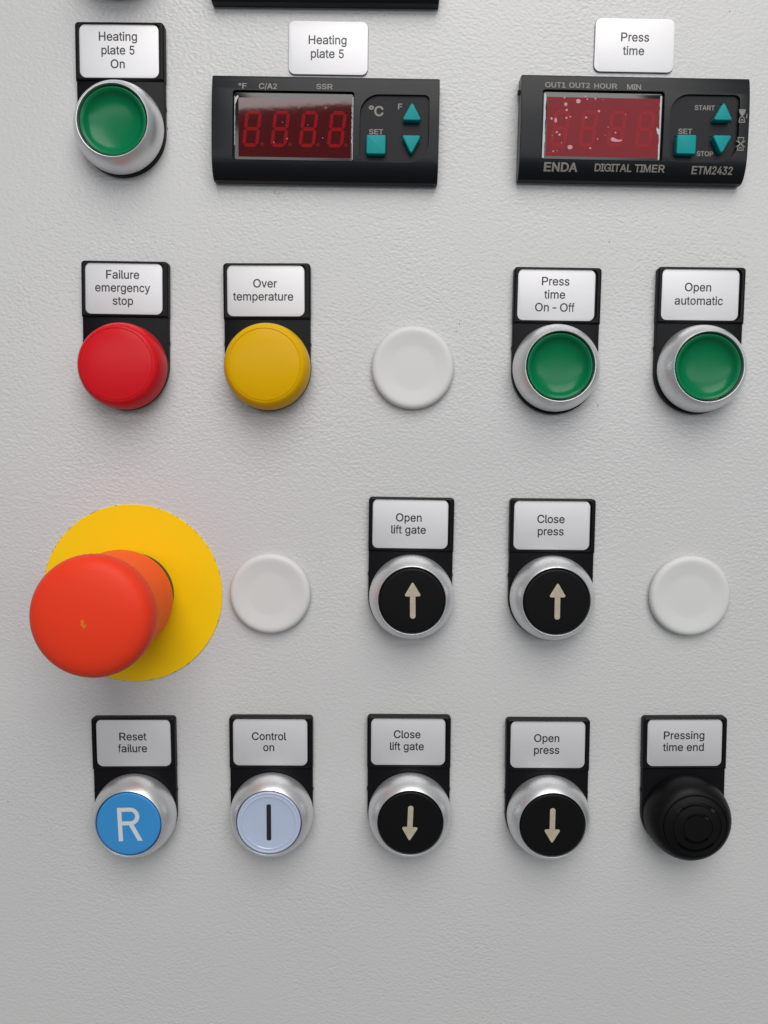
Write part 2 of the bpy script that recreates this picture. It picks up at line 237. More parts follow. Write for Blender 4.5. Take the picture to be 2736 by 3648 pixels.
# ---------------------------------------------------------------- mesh helpers
class MB:
    def __init__(s): s.v = []; s.f = []
    def loft(s, rings, cap0=True, cap1=True):
        """rings: list of lists of (x,y,z), equal counts, counter-clockwise seen from +z, going outwards"""
        n = len(rings[0]); o = len(s.v)
        for r in rings: s.v += [tuple(p) for p in r]
        for k in range(len(rings) - 1):
            a = o + k * n; b = a + n
            for i in range(n):
                j = (i + 1) % n
                s.f.append((a + i, a + j, b + j, b + i))
        if cap0: s.f.append(tuple(o + i for i in range(n))[::-1])
        if cap1: s.f.append(tuple(o + (len(rings) - 1) * n + i for i in range(n)))
        return s
    def lathe(s, prof, n=96, cx=0, cy=0, fn=None):
        o = len(s.v); idx = []
        for (r, z) in prof:
            if r < 1e-6:
                idx.append([len(s.v)]); s.v.append((cx, cy, z))
            else:
                row = []
                for i in range(n):
                    a = 2 * math.pi * i / n
                    rr, zz = (r, z) if fn is None else fn(r, z, a)
                    row.append(len(s.v)); s.v.append((cx + rr * math.cos(a), cy + rr * math.sin(a), zz))
                idx.append(row)
        for A, B in zip(idx, idx[1:]):
            for i in range(n):
                j = (i + 1) % n
                if len(B) == 1 and len(A) > 1: s.f.append((A[i], A[j], B[0]))
                elif len(A) == 1: s.f.append((A[0], B[j], B[i]))
                else: s.f.append((A[i], A[j], B[j], B[i]))
        return s
    def poly(s, pts, z):
        o = len(s.v); s.v += [(x, y, z) for x, y in pts]
        s.f.append(tuple(range(o, o + len(pts)))); return s
    def stroke(s, pts, w, z, dz=0.003):
        for k, (a, b) in enumerate(zip(pts, pts[1:])):
            dx, dy = b[0] - a[0], b[1] - a[1]; L = math.hypot(dx, dy) or 1
            nx, ny = -dy / L * w / 2, dx / L * w / 2
            s.poly([(a[0] - nx, a[1] - ny), (b[0] - nx, b[1] - ny), (b[0] + nx, b[1] + ny), (a[0] + nx, a[1] + ny)], z + (k % 5) * dz)
        return s
    def box(s, x0, y0, z0, x1, y1, z1):
        R = lambda z: [(x0, y0, z), (x1, y0, z), (x1, y1, z), (x0, y1, z)]
        return s.loft([R(z0), R(z1)])
    def mesh(s, name, smooth=None):
        me = bpy.data.meshes.new(name)
        me.from_pydata([(x * MM, y * MM, z * MM) for x, y, z in s.v], [], s.f)
        me.update()
        if smooth is not None:
            me.shade_smooth(); me.set_sharp_from_angle(angle=math.radians(smooth))
        return me

def poly_round(pts, radii, seg=6):
    if not hasattr(radii, '__len__'): radii = [radii] * len(pts)
    out = []; n = len(pts)
    for i in range(n):
        p = Vector(pts[i]); a = (Vector(pts[i - 1]) - p).normalized(); b = (Vector(pts[(i + 1) % n]) - p).normalized()
        r = max(radii[i], 1e-3)
        ang = a.angle(b); d = r / math.tan(ang / 2)
        c = p + (a + b).normalized() * (r / math.sin(ang / 2))
        s0 = p + a * d - c; s1 = p + b * d - c
        a0 = math.atan2(s0.y, s0.x); a1 = math.atan2(s1.y, s1.x)
        while a1 < a0: a1 += 2 * math.pi
        for k in range(seg + 1):
            t = a0 + (a1 - a0) * k / seg
            out.append((c.x + r * math.cos(t), c.y + r * math.sin(t)))
    return out
def inset(pts, d):
    n = len(pts); out = []
    for i in range(n):
        p = Vector(pts[i]); a = (p - Vector(pts[i - 1])).normalized(); b = (Vector(pts[(i + 1) % n]) - p).normalized()
        na = Vector((-a.y, a.x)); nb = Vector((-b.y, b.x))
        m = na + nb; m = m / max(m.dot(na), .2)
        out.append(tuple(p + m * d))
    return out
def rect(w, h, cx=0, cy=0): return [(cx - w / 2, cy - h / 2), (cx + w / 2, cy - h / 2), (cx + w / 2, cy + h / 2), (cx - w / 2, cy + h / 2)]
def at(pts, z): return [(x, y, z) for x, y in pts]
def slab(base, radii, z0, z1, bev=.3, seg=6, steps=3, mb=None):
    """rounded prism with a rounded top edge"""
    mb = mb or MB()
    R = radii if hasattr(radii, '__len__') else [radii] * len(base)
    rings = [at(poly_round(base, R, seg), z0)]
    for k in range(steps + 1):
        t = math.pi / 2 * k / steps; i = bev * (1 - math.cos(t)); z = z1 - bev + bev * math.sin(t)
        rings.append(at(poly_round(inset(base, i), [max(r - i, .02) for r in R], seg), z))
    return mb.loft(rings)

ARIAL = dict(zip("abcdefghijklmnopqrstuvwxyz", [556, 556, 500, 556, 556, 278, 556, 556, 222, 222, 500, 222, 833, 556, 556, 556, 556, 333, 500, 278, 556, 500, 722, 500, 500, 500]))
ARIAL.update(dict(zip("ABCDEFGHIJKLMNOPQRSTUVWXYZ", [667, 667, 722, 722, 667, 611, 778, 722, 278, 500, 667, 556, 833, 722, 778, 667, 778, 722, 667, 611, 722, 667, 944, 667, 667, 611])))
ARIAL.update({c: 556 for c in "0123456789"}); ARIAL.update({' ': 278, '-': 333, '/': 278, '°': 400})
GC = {}
def glyph_tris(ch, bold):
    key = (ch, bold)
    if key in GC: return GC[key]
    adv, cs = GLYPHS[ch]
    cs = [[tuple(map(float, p.split(','))) for p in c.split()] for c in cs]
    def sa(c): return sum(c[i - 1][0] * c[i][1] - c[i][0] * c[i - 1][1] for i in range(len(c))) / 2
    big = max(cs, key=lambda c: abs(sa(c))) if cs else None
    sg = math.copysign(1, sa(big)) if cs else 1
    loops = [inset(c if sg > 0 else c[::-1], -bold) for c in cs]
    groups = []
    if loops:
        vs = []; es = []
        for l in loops:
            o = len(vs); vs += [Vector(p) for p in l]
            es += [(o + i, o + (i + 1) % len(l)) for i in range(len(l))]
        V, _, F, *_ = delaunay_2d_cdt(vs, es, [], 0, 1e-4)
        def wind(p):
            w = 0
            for l in loops:
                for i in range(len(l)):
                    (x0, y0), (x1, y1) = l[i - 1], l[i]
                    if (y0 > p[1]) != (y1 > p[1]):
                        x = (x1 - x0) * (p[1] - y0) / (y1 - y0) + x0
                        if x > p[0]: w += 1 if y1 > y0 else -1
            return w
        tr = [tuple(f) for f in F if wind(((V[f[0]].x + V[f[1]].x + V[f[2]].x) / 3, (V[f[0]].y + V[f[1]].y + V[f[2]].y) / 3)) > 0]
        groups = [([(v.x, v.y) for v in V], tr)]
    GC[key] = (adv, groups)
    return GC[key]

def text(mb, s, x, base, z, cap=2.79, align='c', bold=0, width=None, zf=None, spacing=0):
    """lay one line of lettering; cap = capital height in mm"""
    em = cap / .716; wid = sum(ARIAL[c] / 1000 * em + spacing for c in s) - spacing
    fx = (width / wid) if width else 1.0
    wid *= fx
    px = x - (wid / 2 if align == 'c' else 0)
    k = cap / 509
    for c in s:
        aw = ARIAL[c] / 1000 * em * fx
        adv, groups = glyph_tris(c, bold)
        sx = aw / max(adv, 1)
        if c in "il1I-": sx = k * fx
        off = (aw - adv * sx) / 2
        for gi, (flat, tr) in enumerate(groups):
            o = len(mb.v)
            for (gx, gy) in flat:
                X = px + off + gx * sx; Y = base + gy * k
                zz = z + gi * .004 + (zf(X, Y) if zf else 0)
                mb.v.append((X, Y, zz))
            for t in tr:
                a, b, d = (flat[i] for i in t)
                ar = (b[0] - a[0]) * (d[1] - a[1]) - (d[0] - a[0]) * (b[1] - a[1])
                t2 = t if ar > 0 else t[::-1]
                mb.f.append(tuple(o + i for i in t2))
        px += aw + spacing * fx
    return mb

# ---------------------------------------------------------------- object helpers
def thing(name, label, cat, x, y, rot=0.0, group=None):
    o = bpy.data.objects.new(name, None); COL.objects.link(o)
    o.empty_display_size = .01
    o.location = W(x, y); o.rotation_euler = (math.pi / 2, -math.radians(rot), 0)
    o['label'] = label; o['category'] = cat
    if group: o['group'] = group
    return o
MESHES = {}
def part(name, build, m, parent, smooth=None, key=None, label=None, loc=None):
    if key and key in MESHES: me = MESHES[key]
    else:
        me = build() if callable(build) else build
        if isinstance(me, MB): me = me.mesh(name, smooth)
        me.materials.append(MAT[m])
        if key: MESHES[key] = me
    o = bpy.data.objects.new(name, me); COL.objects.link(o); o.parent = parent
    if label: o['label'] = label
    if loc: o.location = [c * MM for c in loc]
    return o
def boolean(mb, cutters):
    a = bpy.data.objects.new('body', mb.mesh('body')); COL.objects.link(a)
    cs = []
    for c in cutters:
        o = bpy.data.objects.new('cutter', c.mesh('cutter')); COL.objects.link(o); cs.append(o)
        md = a.modifiers.new('cut', 'BOOLEAN'); md.operation = 'DIFFERENCE'; md.solver = 'EXACT'; md.object = o
    dg = bpy.context.evaluated_depsgraph_get(); dg.update()
    me = bpy.data.meshes.new_from_object(a.evaluated_get(dg))
    for o in [a] + cs: bpy.data.objects.remove(o, do_unlink=True)
    return me

# ---------------------------------------------------------------- the panel
pan = bpy.data.objects.new('control_panel', None)
def panel_mesh():
    mb = MB(); mb.box(-420, -640, -2.0, 420, 520, 0); return mb.mesh('control_panel')
pm = panel_mesh(); pm.materials.append(MAT['panel'])
pan = bpy.data.objects.new('panel_wall', pm); COL.objects.link(pan)
pan.location = W(0, 0); pan.rotation_euler = (math.pi / 2, 0, 0)
pan['kind'] = 'structure'; pan['label'] = 'light grey textured sheet-metal front of the control cabinet'

def dirt():
    mb = MB(); rnd = random.Random(3)
    def blob(x, y, w, h, a=0):
        pts = []
        for i in range(7):
            t = 2 * math.pi * i / 7; r = .5 * rnd.uniform(.6, 1.1)
            u, v = r * w * math.cos(t), r * h * math.sin(t)
            pts.append((x + u * math.cos(a) - v * math.sin(a), y + u * math.sin(a) + v * math.cos(a)))
        mb.poly(pts, .03 + rnd.random() * .02)
    for q in [(-84.7, 121.7, .35, 1.5, .1), (-147.9, -118, .5, .35, 0), (68.3, 84, .7, .3, 1), (107.4, 160.8, .3, .6, 0),
              (-135.5, -58, .3, .2, 0), (16.6, 55.8, .25, .9, .6), (65.7, 27.4, .25, .9, -.3), (-2, 164, .3, .3, 0)]:
        blob(*q)
    for (cx, cy, n, sx, sy, s) in [(-97.5, 24.2, 16, 2.2, 1.4, .3), (-46.8, 100.6, 15, 2.0, 1.5, .28), (15.5, 53.6, 7, .5, 1.3, .22), (-32.4, -27.2, 7, .5, 1.4, .22), (66.3, 33, 6, .8, 1.6, .22)]:
        for _ in range(n): blob(cx + rnd.gauss(0, sx * .6), cy + rnd.gauss(0, sy * .6), s * rnd.uniform(.5, 1.2), s * rnd.uniform(.5, 1.2), rnd.random() * 3)
    for _ in range(60):
        blob(rnd.uniform(-145, 125), rnd.uniform(-190, 160), rnd.uniform(.12, .28), rnd.uniform(.12, .28))
    return mb
d_ = part('dirt', dirt, 'dirt', pan); d_['kind'] = 'stuff'

# ---------------------------------------------------------------- legend plates
def holder_mesh():
    mb = MB()
    def low(i):
        pts = []
        r = 15 - i
        for k in range(33):
            a = math.pi + math.pi * k / 32
            pts.append((r * math.cos(a), r * math.sin(a)))
        return pts + [(r, 6), (r - .0, 16.18), (-r, 16.18), (-r, 6)]
    mb.loft([at(low(0), .05), at(low(0), 1.9), at(low(.12), 2.2), at(low(.4), 2.35)])
    # small moulding nibs
    mb.box(-15.22, 7.3, .2, -14.9, 8.4, 1.5); mb.box(14.9, 7.3, .2, 15.2, 8.3, 1.4)
    O = rect(30.3, 19.25, 0, 25.83); R = [.25, .25, 1.3, 1.3]
    rings = [at(poly_round(O, R), .05), at(poly_round(O, R), 2.3)]
    for t, z in ((.15, 2.75), (.5, 3.05), (.75, 3.1)):
        rings.append(at(poly_round(inset(O, t), [max(r - t, .05) for r in R]), z))
    I = rect(27.5, 17.95, 0, 26.0)
    rings += [at(poly_round(I, 2.3), 3.05), at(poly_round(inset(I, .12), 2.2), 2.1)]
    mb.loft(rings)
    return mb
def label_mesh(): return slab(rect(26.95, 17.5, 0, 26), 2.2, 2.12, 2.62, .14, seg=8)

LINES = {}
PLATES = [  # col,row, label offset x, y, rot, lines [(text, dx, baseline)]
    (0, 0, -.10, -.10, -.4, [('Heating', -.35, 3.4), ('plate 5', -.35, -1.06), ('On', -.5, -5.55)]),
    (0, 1, -.39, 1.0, -.8, [('Failure', -.35, 3.4), ('emergency', -.35, -1.05), ('stop', -.25, -5.5)]),
    (1, 1, -1.0, .4, 0, [('Over', -.25, 1.15), ('temperature', -.8, -3.3)]),
    (3, 1, -.34, -.8, -.7, [('Press', -.35, 3.3), ('time', -.4, -1.2), ('On - Off', -.4, -5.6)]),
    (4, 1, -.63, -.6, -.5, [('Open', -.7, 1.2), ('automatic', -.3, -3.4)]),
    (2, 2, -.55, -.4, -.7, [('Open', -.45, .9), ('lift gate', -.5, -3.4)]),
    (3, 2, -.27, -.7, -.4, [('Close', -.35, .85), ('press', -.35, -3.5)]),
    (0, 3, -.21, -.24, .4, [('Reset', -.4, 1.0), ('failure', -.4, -3.4)]),
    (1, 3, -.68, .3, 0, [('Control', -.5, .8), ('on', -.5, -3.3)]),
    (2, 3, -.74, .7, -.1, [('Close', -.35, 1.35), ('lift gate', -.4, -3.1)]),
    (3, 3, -.16, -.15, 0, [('Open', -.4, 1.0), ('press', -.4, -3.4)]),
    (4, 3, -.72, .8, .5, [('Pressing', -.3, 1.35), ('time end', -.3, -3.05)]),
]
def gx(c): return (c - 2) * 50
def gy(r): return (1.5 - r) * 80.235
FULL = {}
for (c, r, ox, oy, rot, lines) in PLATES:
    words = ' '.join(l[0] for l in lines)
    below = {(0, 0): 'green top button', (0, 1): 'red indicator lamp', (1, 1): 'yellow indicator lamp',
             (3, 1): 'green button beside the blanking plug', (4, 1): 'rightmost green button',
             (2, 2): 'upward arrow button', (3, 2): 'upward arrow button', (0, 3): 'blue R button', (1, 3): 'milky white button',
             (2, 3): 'downward arrow button', (3, 3): 'downward arrow button', (4, 3): 'black buzzer'}[(c, r)]
    t = thing('legend_plate', "black holder reading '%s' above the %s" % (words, below), 'label holder',
              gx(c) + ox * .6, gy(r) + oy, rot, 'legend plates above the buttons')
    rr = math.radians(rot)
    part('holder', holder_mesh, 'black', t, 30, 'holder')
    # the rotation about the button hole swings the label sideways: bring it back to where it sits
    lx = ox * .4 + 26 * math.sin(rr)
    lx = max(-.45, min(.45, lx))
    lab = part('label_insert', label_mesh, 'label', t, 30, 'insert', loc=(lx, 0, 0))
    mb = MB()
    for s, dx, b in lines: text(mb, s, dx, 26 + b, 2.635, bold=12)
    part('lettering', mb, 'ink', lab)

# legend plate of the lamp above the frame, only its round foot shows
t = thing('legend_plate', 'black round foot of a legend holder cut off by the top edge', 'label holder', -100, 179.3, 0, 'legend plates above the buttons')
part('holder', holder_mesh, 'black', t, 30, 'holder')
part('label_insert', label_mesh, 'label', t, 30, 'insert')

# ---------------------------------------------------------------- push buttons
def bezel_mesh():
    return MB().lathe([(13.6, 2.42), (14.5, 2.5), (14.85, 2.8), (14.98, 3.2), (15.0, 4.1), (14.86, 5.4), (14.62, 6.7), (14.25, 7.9), (13.8, 9.0),
                       (13.3, 9.9), (12.7, 10.7), (12.3, 11.15), (12.08, 11.38), (11.92, 11.5), (11.8, 11.48), (11.7, 11.36), (11.66, 11.1), (11.6, 6.7), (11.2, 6.6)], 128)
def well_mesh():
    return MB().lathe([(11.58, 2.5), (11.58, 6.6), (0, 6.7)], 64)
def green_cap():
    return MB().lathe([(11.15, 7.6), (11.2, 10.0), (11.12, 10.4), (10.95, 10.65), (10.75, 10.72), (10.5, 10.66), (10.3, 10.45), (10.1, 10.38), (9.95, 10.3), (9.6, 9.85), (9.1, 9.3),
                       (8.5, 8.85), (7.6, 8.45), (6.4, 8.15), (5, 7.95), (3.4, 7.83), (1.8, 7.77), (0, 7.75)], 128)

def flat_cap():
    return MB().lathe([(11.34, 8.0), (11.36, 10.9), (11.3, 11.25), (11.12, 11.48), (10.85, 11.58), (10.5, 11.6), (6, 11.6), (0, 11.6)], 128)
def ring_cap():
    return MB().lathe([(11.3, 8.0), (11.32, 11.0), (11.2, 11.35), (10.95, 11.5), (10.7, 11.5), (10.45, 11.35), (10.2, 11.3), (9.7, 11.5), (9.5, 11.5),
                       (9.3, 11.3), (8.6, 11.2), (5, 11.15), (0, 11.15)], 128)
def arrow_mesh(up=True):
    z = 11.66; s = 1 if up else -1
    head = [(-3.05, 1.45), (3.05, 1.45), (0, 6.6)]
    shaft = [(-.95, -6.3), (.95, -6.3), (.95, 1.9), (-.95, 1.9)]
    mb = MB()
    a = poly_round(head, [.5, .5, .4], 6); b = poly_round(shaft, [.85, .85, .02, .02], 6)
    if s < 0: a = [(-x, -y) for x, y in a]; b = [(-x, -y) for x, y in b]
    for q, dz in ((a, 0.004), (b, 0)):
        mb.loft([at(q, 11.59), at(q, z + dz)], cap0=False)
    return mb
def bar_mesh():
    q = poly_round(rect(1.6, 13.2), .55, 5); return MB().loft([at(q, 11.14), at(q, 11.24)], cap0=False)
def R_mesh():
    mb = MB(); z0, z1 = 11.59, 11.655; w = 1.5
    def bar(pts, dz=0): mb.loft([at(pts, z0), at(pts, z1 + dz)], cap0=False)
    x0 = -4.0; x1 = 3.4; top = 6.1; mid = -.35; bot = -6.1
    bar([(x0, bot), (x0 + w, bot), (x0 + w, top), (x0, top)], .006)
    # bowl as a swept band
    cy = (top + mid) / 2; ro = (top - mid) / 2; ri = ro - w * .98; xc = x1 + .35 - ro
    outer = [(x0 + w * .5, top)] + [(xc + ro * math.sin(a), cy + ro * math.cos(a)) for a in [math.pi * k / 20 for k in range(21)]] + [(x0 + w * .5, mid)]
    inner = [(x0 + w * .5, cy + ri)] + [(xc + ri * math.sin(a), cy + ri * math.cos(a)) for a in [math.pi * k / 20 for k in range(21)]] + [(x0 + w * .5, cy - ri)]
    for i in range(len(outer) - 1):
        q = [outer[i], inner[i], inner[i + 1], outer[i + 1]]
        ar = sum(q[k - 1][0] * q[k][1] - q[k][0] * q[k - 1][1] for k in range(4))
        mb.poly(q if ar > 0 else q[::-1], z1)
    leg = [(1.2, mid + .9), (-.2, mid + .25), (2.75, bot), (4.45, bot)]
    bar(leg, -.008)
    return mb

BUTTONS = [
    (0, 0, -100.1, 120.3, 'green', None, "green push button under the 'Heating plate 5 On' plate"),
    (3, 1, 49.85, 40.12, 'green', None, "green push button under the 'Press time On - Off' plate"),
    (4, 1, 100.05, 40.0, 'green', None, "green push button under the 'Open automatic' plate"),
    (2, 2, .1, -40.35, 'black', 'up', "black button with upward arrow under the 'Open lift gate' plate"),
    (3, 2, 50.1, -40.5, 'black', 'up', "black button with upward arrow under the 'Close press' plate"),
    (0, 3, -99.85, -120.75, 'blue', 'R', "blue push button marked with a white R under the 'Reset failure' plate"),
    (1, 3, -50.1, -120.1, 'white', 'bar', "milky white button with a black bar under the 'Control on' plate"),
    (2, 3, 0, -119.9, 'black', 'down', "black button with downward arrow under the 'Close lift gate' plate"),
    (3, 3, 50.25, -120.5, 'black', 'down', "black button with downward arrow under the 'Open press' plate"),
]
for (c, r, x, y, kind, sym, lab) in BUTTONS:
    t = thing('push_button', lab, 'push button', x, y, random.uniform(-1, 1) * 0, 'silver ringed push buttons')
    part('bezel', bezel_mesh, 'satin', t, 40, 'bezel')
    part('button_well', well_mesh, 'black', t, 40, 'well')
    if kind == 'green':
        part('button_cap', green_cap, 'green', t, 50, 'gcap')
        part('light_guide', lambda: MB().lathe([(11.0, 8.2), (10.8, 7.3), (0, 7.25)], 64), 'white_reflector', t, 40, 'guide')
    elif kind == 'white':
        cap = part('button_cap', ring_cap, 'clear_white', t, 35, 'wcap')
        part('bar_symbol', bar_mesh, 'ink', cap, loc=(0, .1, 0))
    elif kind == 'blue':
        cap = part('button_cap', flat_cap, 'blue', t, 50, 'bcap')
        s = part('letter_symbol', R_mesh, 'symbol_white', cap, loc=(.35, 0, 0)); s.rotation_euler[2] = math.radians(2)
    else:
        cap = part('button_cap', flat_cap, 'black_cap', t, 50, 'kcap')
        up = sym == 'up'
        s = part('arrow_symbol', lambda: arrow_mesh(up), 'arrow', cap, key='arrow' + sym, loc=(.25 if up else -.1, .1, 0))
        s.rotation_euler[2] = math.radians({(2, 2): 0.6, (3, 2): 0, (2, 3): -2.2, (3, 3): -.5}[(c, r)])

# ---------------------------------------------------------------- indicator lamps
def lens_mesh():
    return MB().lathe([(14.3, 3.0), (14.75, 3.3), (14.8, 5), (14.72, 7.2), (14.45, 9.2), (13.95, 10.8), (13.3, 11.9), (12.7, 12.45), (12.3, 12.62),
                       (12.2, 12.42), (12.05, 12.42), (11.9, 12.68), (11, 12.92), (8, 13.35), (4, 13.6), (0, 13.7)], 128)
def base_ring(): return MB().lathe([(14.9, 2.42), (14.9, 3.05), (14.6, 3.2), (13.5, 3.2)], 96)
for (x, y, m, lab) in [(-100, 40.1, 'red_lens', "red domed indicator lamp under the 'Failure emergency stop' plate"),
                       (-50.1, 40.1, 'yellow_lens', "yellow domed indicator lamp under the 'Over temperature' plate"),
                       (-100, 179.3, 'dark_red_lens', 'dark red lamp cut off by the top edge of the photo')]:
    t = thing('indicator_lamp', lab, 'indicator lamp', x, y, 0, 'indicator lamps')
    part('base_ring', base_ring, 'black', t, 40, 'lampbase')
    part('lens', lens_mesh, m, t, 35)
    part('reflector', lambda: MB().lathe([(13.6, 10.4), (13.3, 5.0), (9.0, 4.0), (8.6, 4.0)], 64), 'white_reflector', t, 40, 'reflector')
    part('bulb_socket', lambda: MB().lathe([(8.5, 3.3), (8.4, 8.4), (7.8, 9.0), (0, 9.2)], 64), 'collar', t, 40, 'socket')

# ---------------------------------------------------------------- blanking plugs
def plug_mesh():
    return MB().lathe([(13.7, .03), (14.1, .5), (14.45, 1.2), (14.45, 1.9), (14.2, 2.5), (13.75, 2.95), (13.15, 3.2), (12.5, 3.25), (11.6, 3.15), (10.4, 2.98), (9.2, 2.84),
                       (8.1, 2.7), (7.6, 2.66), (6, 2.65), (3, 2.66), (0, 2.66)], 128)
for (x, y, lab) in [(.2, 40.3, 'round pale grey blanking plug between the yellow lamp and the green button'),
                    (-50.3, -39.8, 'round pale grey blanking plug beside the emergency stop'),
                    (99.6, -40, "round pale grey blanking plug right of the 'Close press' button")]:
    t = thing('blanking_plug', lab, 'blanking plug', x, y, 0, 'blanking plugs')
    part('plug_cap', plug_mesh, 'plug', t, 60, 'plug')

# ---------------------------------------------------------------- buzzer
def buzzer_mesh():
    def fn(r, z, a):
        if z < 0:                      # groove marked by negative depth: real only in the two arc slots
            z = -z; dep = .9
            u = abs(math.sin(a)); f = .3 + .7 * min(1, max(0, (u - .66) / .1))
            return r, z - dep * f
        return r, z
    return MB().lathe([(14.3, 2.42), (14.95, 2.7), (15.05, 3.6), (15.05, 5.2), (14.9, 7.0), (14.55, 8.8), (14.0, 10.3), (13.2, 11.6), (12.4, 12.4), (11.7, 12.85), (11.35, 12.95),
                       (11.2, 12.7), (11.0, 12.7), (10.85, 13.1), (10, 13.45), (9.0, 13.8), (8.85, -13.85), (8.0, -14.1), (7.85, 14.2), (6.5, 14.55), (5.6, 14.75),
                       (5.45, -14.8), (4.7, -14.95), (4.6, 15.0), (2.5, 15.15), (0, 15.2)], 360, fn=fn)
t = thing('buzzer', "black domed buzzer with ring grooves under the 'Pressing time end' plate", 'buzzer', 99.9, -119.8)
part('sounder_cap', buzzer_mesh, 'black_cap', t, 28)
part('base_ring', base_ring, 'black', t, 40, 'lampbase')

# ---------------------------------------------------------------- emergency stop
t = thing('warning_ring', 'round yellow film disc around the red emergency stop', 'warning disc', -100.1, -40.2)
def disc_mesh():
    rnd = random.Random(5)
    n = 180; r = [32.2 + rnd.uniform(-.05, .05) for _ in range(n)]
    def ring(k, z): return [((r[i] - k) * math.cos(2 * math.pi * i / n), (r[i] - k) * math.sin(2 * math.pi * i / n), z) for i in range(n)]
    return MB().loft([ring(0, .02), ring(.0, .35), ring(.08, .42), ring(6, .43), ring(16, .45)])
part('film_disc', disc_mesh, 'disc', t, 30)
def scuffs():
    mb = MB(); rnd = random.Random(11)
    for k in range(42):
        a = rnd.choice([rnd.uniform(.2, 1.1), rnd.uniform(1.9, 2.9), rnd.uniform(-1.9, -1.1), rnd.uniform(-.5, 6)])
        r = 32.2; w = rnd.uniform(.3, 1.1) / r
        mb.poly([((r + q) * math.cos(a + u), (r + q) * math.sin(a + u)) for u, q in ((0, -.06), (0, .07), (w, .05), (w, -.04))][::-1], .02 + .44)
    return mb
s = part('edge_wear', scuffs, 'dirt', t); s['kind'] = 'stuff'

t = thing('emergency_stop', 'large red mushroom emergency stop button on the yellow disc', 'emergency stop', -100.1, -40.3)
part('collar', lambda: MB().lathe([(12, .46), (14.6, .5), (14.65, 2.6), (14.4, 2.9), (12, 2.95)], 96, .25, .3), 'collar', t, 40)
def neck():
    return MB().lathe([(12.5, 2.98), (13.9, 3.0), (14.5, 3.5), (15.4, 5.2), (16.3, 7.4), (17.0, 9.8), (17.45, 12), (17.65, 14.5), (17.65, 20), (17.75, 28), (18.0, 35.6)], 128)
nk = part('neck', neck, 'neck', t, 40)
def head():
    def fn(r, z, a):
        if 36.2 < z < 38.3 and r > 19: return r - .13 * (0.5 + .5 * math.cos(60 * a)), z
        return r, z
    return MB().lathe([(15, 35.4), (18.2, 35.6), (19.0, 36.1), (19.38, 36.7), (19.45, 37.6), (19.42, 38.6), (19.35, 39.6), (19.15, 40.8), (18.7, 42.0), (17.9, 43.1), (16.8, 43.95), (15.4, 44.6),
                       (13.5, 45.15), (11, 45.6), (8, 45.95), (4, 46.2), (0, 46.3)], 240, fn=fn)
part('mushroom_head', head, 'mushroom', t, 50)
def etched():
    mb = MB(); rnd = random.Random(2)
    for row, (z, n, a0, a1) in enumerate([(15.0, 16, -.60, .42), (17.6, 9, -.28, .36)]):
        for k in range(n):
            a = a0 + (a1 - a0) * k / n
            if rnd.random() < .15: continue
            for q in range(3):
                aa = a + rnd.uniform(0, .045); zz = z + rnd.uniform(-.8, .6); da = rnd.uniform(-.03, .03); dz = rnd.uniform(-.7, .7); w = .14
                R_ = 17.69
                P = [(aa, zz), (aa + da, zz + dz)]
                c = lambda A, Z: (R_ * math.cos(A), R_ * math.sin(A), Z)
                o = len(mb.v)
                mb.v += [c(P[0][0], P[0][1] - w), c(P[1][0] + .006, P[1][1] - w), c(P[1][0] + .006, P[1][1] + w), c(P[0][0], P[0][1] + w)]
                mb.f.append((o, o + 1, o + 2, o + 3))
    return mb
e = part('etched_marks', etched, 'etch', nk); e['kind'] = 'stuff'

# ---------------------------------------------------------------- stickers
for (x, y, rot, lines, lab) in [(-29.2, 148.25, -.75, [('Heating', -.3, 1.25), ('plate 5', -.3, -3.25)], "white sticker reading 'Heating plate 5' above the left digital controller"),
                                (75.1, 149.25, -.85, [('Press', 0, 1.3), ('time', -.2, -3.15)], "bright white sticker reading 'Press time' above the digital timer")]:
    t = thing('label_sticker', lab, 'sticker', x, y, rot, 'stickers above the controllers')
    part('backing', lambda: slab(rect(27.15, 17.6), 2.2, .02, .5, .05, seg=8), 'steel', t, 30, 'stickback')
    f = part('face', lambda: slab(rect(27.0, 17.45), 2.15, .505, .78, .08, seg=8), 'label', t, 30, 'stickface')
    mb = MB()
    for s, dx, b in lines: text(mb, s, dx, b, .80, bold=12)
    part('lettering', mb, 'ink', f)

